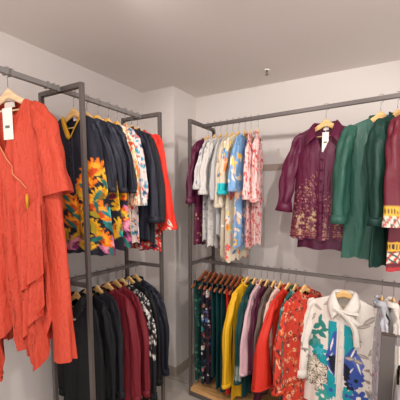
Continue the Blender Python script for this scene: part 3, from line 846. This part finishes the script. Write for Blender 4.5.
        C[q & (np.mod(X * 17 - d * 25, 1) < .22)] = (44, 92, 84)
        C[(d > .15)] = (176, 48, 50)
        return C
    x = .075; rz = R(66); y = yt(x) - .0
    g = Garment('kaftan', 'wine red kaftan with orange embroidery and striped patterned cuffs, rightmost on the top rail', 'kaftan', (x, y, Z1), rz, PRINT_SATIN, W=.2, hem=-1.04, depth=.05, fold=.009, neck='V', nw=.08, ndrop=.14, seed=23, paint=wf, step=.006, group=UR)
    g.band(MUST, .015)
    for sd in (-1, 1):
        g.sleeve(sd, [(.155, 0, -.11, .03, .016), (.185, 0, -.145, .046, .036), (.215, -.0, -.26, .055, .05), (.235, -.02, -.50, .056, .05), (.245, -.03, -.78, .062, .052)], wob=.008)
    put_hanger('maple', (x, y, Z1), rz, 'wine red kaftan', HG)
upper_right()

# ---- lower right rail: trousers on clip hangers
LR = 'garments on the lower right rail'
def trousers(i, x, lab, short, m, pf=None, hem=-.98, W=.175, fl=.0):
    rz = R(86 + (i * 31 % 8))
    r = empty('trousers', (x, yl(x), Z2), rz, lab, 'trousers', LR); rnd = random.Random(i + 400)
    top = -.152
    V = []; F = []; n = 34
    for z in (top, top - .035):
        for k in range(n):
            a = 2 * pi * k / n; V.append((W * cos(a), .012 * sin(a), z))
    for k in range(n): F.append((k, (k + 1) % n, n + (k + 1) % n, n + k))
    F.append(tuple(range(n))); Vn = np.array(V)
    mesh_obj('waistband', V, F, m, r, col=pf(Vn[:, 0], Vn[:, 2], 'front') if pf else None)
    for sd in (-1, 1):
        V = []; F = []; nz = 90 if pf else 44; ph = [rnd.uniform(0, 6) for _ in range(4)]; n = 26
        for q in range(nz):
            t = q / (nz - 1); z = top - .03 + (hem - top + .03) * t
            cx = sd * (W * .49 + fl * t + .0 * t); hw = W * .5 * (1 - .18 * t) + .004 * sin(8 * t + ph[0]); th = .010 + .014 * min(1, t * 4)
            for k in range(n):
                a = 2 * pi * k / n; w = .007 * min(1, t * 3) * (sin(3 * a + ph[1] + 2 * t) + .6 * sin(5 * a + ph[2] - 3 * t))
                V.append((cx + (hw + w) * cos(a), (th + w * .6) * sin(a) + .004 * sd, z + (.012 * cos(a) if t > .95 else 0)))
        for q in range(nz - 1):
            for k in range(n):
                a = q * n + k; b = q * n + (k + 1) % n; F.append((a, a + n, b + n, b))
        Vn = np.array(V)
        mesh_obj('trouser_leg', V, F, m, r, col=pf(Vn[:, 0], Vn[:, 2], 'front') if pf else None)
    put_hanger('red', (x, yl(x), Z2), rz, short, HG)
gp = scatter(81, (20, 54, 48), [('lf', 160, .022, [(60, 120, 100), (30, 84, 76), (14, 30, 30), (90, 140, 120)], 0)], x=(-.2, .2))
mp_ = scatter(82, (24, 26, 40), [('fl', 50, .03, [(214, 90, 110), (230, 180, 60), (60, 110, 170), (220, 214, 206), (40, 120, 120)], 5), ('lf', 60, .024, [(50, 110, 90), (200, 80, 90)], 0)], x=(-.2, .2))
mp2 = scatter(83, (30, 22, 34), [('fl', 46, .03, [(190, 90, 120), (226, 216, 206), (170, 50, 60), (80, 100, 140)], 5), ('lf', 50, .02, [(230, 224, 214), (120, 50, 70)], 0)], x=(-.2, .2))
trousers(0, -1.375, 'dark green leaf print trousers, leftmost on the lower right rail', 'dark green leaf print trousers', PRINT, gp, -1.0)
trousers(1, -1.325, 'navy trousers with pink, yellow and blue flowers beside the leaf print pair', 'navy flowered trousers', PRINT, mp_, -1.01)
trousers(2, -1.275, 'dark plum trousers with pink and white flowers', 'dark plum flowered trousers', PRINT, mp2, -1.0)
trousers(3, -1.222, 'dark teal trousers beside the plum flowered pair', 'leftmost dark teal trousers', TEALD, None, -.92)
trousers(4, -1.170, 'middle one of the three dark teal trousers', 'middle dark teal trousers', TEALD, None, -1.0)
trousers(5, -1.120, 'dark teal trousers directly before the scarlet pair', 'rightmost dark teal trousers', TEALD, None, -1.02)
trousers(6, -1.072, 'scarlet trousers left of the yellow tunic', 'scarlet trousers', RED, None, -1.02)
trousers(7, -1.026, 'dark plum plain trousers just behind the yellow tunic', 'plain plum trousers', PLUM, None, -1.0)

def lower_right():
    def side(i, x, nm, lab, short, m, pf=None, hem=-.95, W=.19, sl=-.7, r2=.05, r1=.045, out=.05, rz=None, cm=None, ch=.03, ce=.004, depth=.028, step=.01, neck='crew', coll=None, kind='maple', el=-.42):
        rz = R(80 + (i * 23 % 8)) if rz is None else rz
        g = Garment(nm, lab, nm.replace('_', ' '), (x, yl(x), Z2), rz, m, W=W, hem=hem, depth=depth, fold=.009, nfold=4, neck=neck, nw=.07, ndrop=.05, seed=200 + i, paint=pf, step=step, group=LR, hemwave=.01)
        if coll: g.collar(m)
        else: g.stand(m, .018)
        for sd in (-1, 1):
            g.sleeve(sd, xs(W, end=sl, elbow=el, out=out, r0=.047, r1=r1, r2=r2, ry=.55), m=m, wob=.007, cuff=(cm or m, ch, ce))
        put_hanger(kind, (x, yl(x), Z2), rz, short, HG)
        return g
    side(0, -.968, 'tunic', 'long mustard yellow tunic with rippled edges', 'long mustard yellow tunic', YEL, hem=-1.03, sl=-.86, r2=.05, out=.08)
    dt = scatter(91, (16, 58, 58), [('fl', 0, .01, [(0, 0, 0)], 1)])
    def dots(X, Z, part):
        C = np.tile(np.array((18, 60, 60), float), (len(X), 1))
        if part == 'sleeve':
            q = (Z < -.68) & (np.mod(X * 60, 1) < .4) & (np.mod(Z * 60, 1) < .4); C[q] = (180, 190, 180)
        return C
    side(1, -.905, 'blouse', 'teal blouse with dotted cuffs behind the yellow tunic', 'teal blouse with dotted cuffs', PRINT, pf=dots, hem=-.98, sl=-.80, r2=.05, out=.07)
    side(2, -.85, 'blouse', 'pale pink blouse with wide sleeves', 'pale pink blouse', PINK, hem=-.72, sl=-.72, r2=.062, r1=.05, out=.07, ch=.02)
    side(3, -.80, 'blouse', 'deep plum blouse next to the pale pink one', 'deep plum blouse', PLUM, hem=-.98, sl=-.7, out=.045)
    lc = scatter(93, (100, 86, 76), [('ring', 90, .012, [(176, 160, 140), (60, 50, 46)], 1)], z=(-.95, -.66))
    def lcf(X, Z, part): return lc(X, Z, part)
    side(4, -.747, 'blouse', 'taupe blouse with patterned lace cuffs', 'taupe blouse with lace cuffs', PRINT, pf=lcf, hem=-.9, sl=-.80, r2=.055, out=.06)
    side(5, -.695, 'blouse', 'blush cream lace blouse between the taupe and red ones', 'blush cream lace blouse', PRINT, pf=scatter(95, (216, 180, 166), [('ring', 140, .012, [(236, 214, 200), (196, 150, 140)], 1)]), hem=-.8, sl=-.5, out=.03)
    side(6, -.632, 'blouse', 'tomato red blouse with very wide bell sleeves', 'tomato red bell sleeved blouse', RED, hem=-.84, sl=-.76, r2=.10, r1=.062, out=.12, ch=.012, ce=.0, rz=R(74))
    side(7, -.58, 'blouse', 'green and teal leaf print blouse behind the red paisley one', 'green leaf print blouse', PRINT, pf=scatter(97, (34, 92, 84), [('lf', 120, .028, [(20, 50, 56), (90, 150, 130), (190, 200, 180)], 0), ('ring', 60, .016, [(160, 180, 160), (20, 50, 50)], 1)]), hem=-.95, sl=-.66, out=.05)
    paisley = scatter(98, (200, 58, 40), [('ring', 110, .020, [(30, 24, 30), (214, 150, 110), (60, 50, 60), (226, 190, 150)], 1), ('lf', 90, .024, [(214, 120, 50), (150, 30, 30), (40, 34, 40)], 0), ('fl', 40, .022, [(230, 170, 130), (50, 40, 50)], 6)])
    side(8, -.515, 'tunic', 'red orange tunic crowded with dark ring and leaf motifs, left of the white floral blouse', 'red orange patterned tunic', PRINT, pf=paisley, hem=-1.0, W=.2, sl=-.78, r2=.062, r1=.055, out=.06, rz=R(68), depth=.04, step=.006)

    # ---- white blouse with teal and cobalt flowers, facing the camera
    x0 = -.246; y0 = yl(x0); rz = R(-2)
    k = 151.0
    def q(px, py): return ((px - 341.5) / k, (277.5 - py) / k)   # read off the cloth, metres from the hook
    TE = (24, 150, 160); GR = (44, 128, 118); CO = (58, 84, 160); BK = (26, 30, 48); OW = (222, 214, 204); GY = (150, 138, 128); WH = (240, 236, 228)
    def P_(pts, c): return poly([q(a, b) for a, b in pts], c)
    def FL(px, py, r, n, c, rot=0, core=None, sh=.45): a, b = q(px, py); return flower(a, b, r / k, n, c, rot, core, sh)
    def LF(px, py, l, w, ang, c): a, b = q(px, py); return leaf(a, b, l / k, w / k, R(ang), c)
    S = []
    # teal blocks either side of the placket
    S += [P_([(329, 321), (337, 321), (337, 352), (329, 349)], TE), P_([(344, 322), (354, 325), (356, 360), (344, 362)], TE)]
    # cobalt shapes
    S += [P_([(329, 352), (334, 332), (337, 330), (337, 380), (332, 372), (326, 362)], CO), P_([(345, 356), (352, 344), (356, 346), (359, 362), (364, 372), (359, 386), (352, 390), (345, 376)], CO),
          P_([(351, 356), (358, 350), (364, 362), (360, 370)], (90, 110, 180)), P_([(330, 372), (338, 380), (336, 404), (328, 400)], TE)]
    for (a, b, l, w_, an) in ((333, 345, 8, .8, 80), (353, 350, 9, .8, 70), (358, 362, 10, .8, 110), (331, 360, 7, .8, 60), (350, 372, 9, .8, 60)): S.append(LF(a, b, l, w_, an, WH))
    S += [P_([(330, 358), (337, 356), (337, 376), (333, 372)], BK), P_([(345, 362), (351, 366), (352, 378), (346, 382)], BK), FL(352, 384, 6, 6, BK, 0, CO), FL(357, 378, 8, 6, CO, .3, BK), FL(349, 396, 9, 7, TE, 0, CO), FL(360, 396, 9, 6, CO, 0, WH)]
    S += [P_([(338, 348), (345, 348), (345, 404), (338, 404)], (206, 200, 196))]
    # green leaves and teal bloom on the left
    for a, b, l, w_, an in ((317, 330, 6, 2.6, 45), (323, 327, 6, 2.8, 120), (314, 338, 6, 2.8, 20), (322, 337, 6, 2.8, -30), (316, 345, 6, 3, -60), (325, 332, 5, 2, 20), (312, 350, 6, 3, 60), (320, 322, 6, 2, 80)): S.append(LF(a, b, l, w_, an, GR))
    S += [P_([(312, 345), (321, 343), (323, 352), (314, 354)], (80, 150, 140)), FL(320, 356, 9, 7, TE, .2, (12, 110, 130)), FL(320, 356, 5, 5, (60, 180, 190), .5)]
    # outlined pale flowers
    for (a, b, r) in ((318, 374, 13), (324, 392, 11), (311, 388, 9)):
        S += [FL(a, b, r, 8, (70, 66, 66), .2), FL(a, b, r * .88, 8, (206, 196, 176), .2, (120, 112, 84), .45), FL(a, b, r * .5, 8, (232, 224, 208), .5, (110, 104, 80))]
        for j in range(8):
            an = j * pi / 4 + .2; S.append(LF(a + cos(an) * r * .5, b - sin(an) * r * .5, r * .38, .35, math.degrees(an), (96, 90, 84)))
    S += [FL(334, 394, 9, 7, TE, .1, CO), FL(326, 404, 8, 6, (60, 160, 150), .1, WH), P_([(318, 362), (328, 360), (330, 370), (322, 368)], TE)]
    # grey leaf drawings
    for a, b, l, w_, an in ((366, 316, 8, 2.6, 40), (372, 322, 6, 2, 70), (361, 322, 6, 2, 15), (312, 322, 6, 1.6, 60), (355, 335, 6, 2, -30), (370, 345, 8, 2, 60), (374, 352, 7, 2, 30), (362, 352, 6, 1.8, -20), (350, 356, 5, 2, 10), (358, 358, 5, 2, 160), (316, 310, 6, 1.6, 150), (326, 304, 5, 1.4, 40)):
        S.append(LF(a, b, l, w_, an, GY)); S.append(LF(a, b, l * .8, w_ * .45, an, (190, 180, 170)))
    for j in range(10): S.append(LF(368 + (j % 3) * 4, 366 + j * 4, 5, 1.6, j * 50, [GY, (120, 150, 170), (180, 170, 160)][j % 3]))
    SL = [leaf(.2 + .03 * ((j * 7) % 5 - 2), -.2 - .05 * j, .035, .011, j * 1.1, [GY, (176, 168, 158)][j % 2]) for j in range(12)] + [leaf(-.23 + .03 * ((j * 5) % 4 - 2), -.46 - .035 * j, .03, .012, 1.2 + j * .9, [(104, 98, 92), (150, 140, 130)][j % 2]) for j in range(5)]
    def bf(X, Z, part):
        C = np.tile(np.array(OW, float), (len(X), 1))
        if part == 'front': return paint_shapes(S, X, Z, C)
        return paint_shapes(SL, X, Z, C)
    g = Garment('blouse', 'white blouse with teal and cobalt flowers, large collar and neck tie, facing the camera', 'blouse', (x0, y0, Z2), rz, PRINT, W=.225, half=[(0, .225), (.12, .225), (.5, .235), (1, .25)], hem=-.92, depth=.06, fold=.005, nfold=5,
                neck='V', nw=.07, ndrop=.085, seed=31, paint=bf, step=.0036, group=LR)
    g.collar(WHITEC, fall=.05, point=.155, cx=.052, out=.125, drop=.085, stand=.03)
    g.placket(WHITEC, .032, t0=.02, buttons=7, bm=BTNW, br=.0055)
    # soft tie running from the collar to the right
    for (pts, w0, w1) in (([(-.055, -.085, -.185), (0, -.092, -.215), (.05, -.092, -.235), (.10, -.088, -.27)], .024, .03), ([(-.01, -.09, -.20), (.05, -.096, -.25), (.09, -.092, -.32), (.10, -.088, -.42)], .026, .045), ([(-.02, -.085, -.20), (.04, -.098, -.205), (.10, -.09, -.205)], .02, .028)):
        V = []; F = []; n = 24; pp = np.array(pts); tt = np.linspace(0, 1, n); kk = np.linspace(0, 1, len(pp))
        Q = np.stack([np.interp(tt, kk, pp[:, c]) for c in range(3)], -1)
        for _ in range(3): Q[1:-1] = (Q[:-2] + 2 * Q[1:-1] + Q[2:]) / 4
        for i in range(n):
            d = Q[min(i + 1, n - 1)] - Q[max(i - 1, 0)]; nn = np.array([-d[2], 0, d[0]]); nn /= np.linalg.norm(nn); w_ = (w0 + (w1 - w0) * tt[i]) / 2
            for c in range(9):
                u = -1 + c / 4; V.append(Q[i] + nn * w_ * u + np.array([0, -.007 * (1 - u * u) - .003 * sin(6 * u + 4 * tt[i]), 0]))
            V.append(Q[i] + nn * w_ * .0 + np.array([0, .005, 0]))
        for i in range(n - 1):
            for c in range(10):
                a = i * 10 + c; b = i * 10 + (c + 1) % 10; F.append((a, b, b + 10, a + 10))
        mesh_obj('neck_tie', V, F, WHITEC, g.root)
    for sd in (-1, 1):
        if sd < 0: p = [(.185, 0, -.122, .026, .012), (.21, 0, -.15, .036, .024), (.24, -.0, -.27, .042, .032), (.268, -.03, -.48, .044, .036), (.265, -.05, -.69, .042, .036)]
        else: p = [(.18, 0, -.122, .026, .012), (.20, 0, -.15, .036, .024), (.215, -.0, -.27, .05, .045), (.215, -.0, -.48, .05, .046), (.22, -.0, -.68, .048, .042)]
        g.sleeve(sd, p, wob=.008, cuff=(WHITEC, .055, .005))
    put_hanger('maple', (x0, y0, Z2), rz, 'white blouse with teal and cobalt flowers', HG)

    # ---- right end of the lower rail
    gf = scatter(105, (176, 176, 182), [('fl', 120, .018, [(110, 126, 156), (226, 224, 222), (200, 110, 110), (140, 150, 170)], 5), ('lf', 100, .018, [(90, 130, 140), (230, 228, 224)], 0)])
    side(10, -.028, 'blouse', 'grey blue ditsy floral blouse just right of the white floral one', 'grey blue ditsy floral blouse', PRINT, pf=gf, hem=-.9, W=.2, sl=-.72, r2=.05, rz=R(98), out=.05, step=.007, coll=True)
    side(11, .036, 'shirt', 'plain white collared shirt before the bright red one', 'plain white collared shirt', WHITEC, hem=-.88, W=.2, sl=-.7, rz=R(100), coll=True)
    side(12, .10, 'blouse', 'bright red blouse at the right edge of the lower rail', 'bright red blouse at the right edge', RED, hem=-.85, W=.2, sl=-.7, rz=R(100))
lower_right()
# front rack garment whose hanger shows at the lower right corner
def near_item():
    x, y, z = .058, 1.28, 1.185
    g = Garment('top', 'light grey top on the near right rack, mostly below the frame', 'top', (x, y, z), R(88), GREYL, W=.18, hem=-.7, depth=.02, neck='crew', nw=.07, ndrop=.05, seed=301)
    for sd in (-1, 1): g.sleeve(sd, xs(.18, end=-.5), m=GREYL)
    put_hanger('maple', (x, y, z), R(88), 'light grey top up front', HG)
near_item()
# ------------------------------------------------------------ lights
def spot(loc, target, energy, size, radius, color=(1, .955, .91), blend=.6):
    d = bpy.data.lights.new('ceiling_spot', 'SPOT'); d.energy = energy; d.spot_size = R(size); d.spot_blend = blend
    d.shadow_soft_size = radius; d.color = color
    o = bpy.data.objects.new('ceiling_spotlight', d); COL.objects.link(o); o.location = loc
    from mathutils import Vector
    o.rotation_euler = (Vector(target) - Vector(loc)).to_track_quat('-Z', 'Y').to_euler()
    return o
spot((.15, 1.0, 2.62), (-.75, 2.83, 1.35), 50, 95, .025)
spot((-1.1, .9, 2.62), (-.9, 2.83, 1.3), 32, 100, .03)
spot((-.2, .0, 2.62), (-1.7, 1.3, 1.2), 60, 95, .04)
spot((1.6, .6, 2.62), (.6, 2.6, 1.2), 42, 95, .04)
w = bpy.data.worlds.new('World'); SC.world = w; w.use_nodes = True
bg = w.node_tree.nodes['Background']; bg.inputs[0].default_value = (*lin((226, 219, 216)), 1); bg.inputs[1].default_value = 1.9
al = bpy.data.lights.new('ceiling_panel', 'AREA'); al.energy = 8; al.size = 1.2; al.color = (1, .95, .9)
ao = bpy.data.objects.new('ceiling_panel_light', al); COL.objects.link(ao); ao.location = (.6, -.5, 2.6)

# ------------------------------------------------------------ camera
cd = bpy.data.cameras.new('camera'); cam = bpy.data.objects.new('camera', cd); COL.objects.link(cam)
cam.location = (0, 0, 1.66); cam.rotation_euler = (R(90 - 6.15), 0, R(30.3))
cd.sensor_width = 36; cd.lens = 328 / 400 * 36; cd.shift_y = 37 / 400; cd.clip_start = .02
SC.camera = cam
SC.view_settings.view_transform = 'Standard'; SC.view_settings.look = 'None'
SC.view_settings.exposure = 0.1; SC.view_settings.gamma = 1; SC.view_settings.use_curve_mapping = False
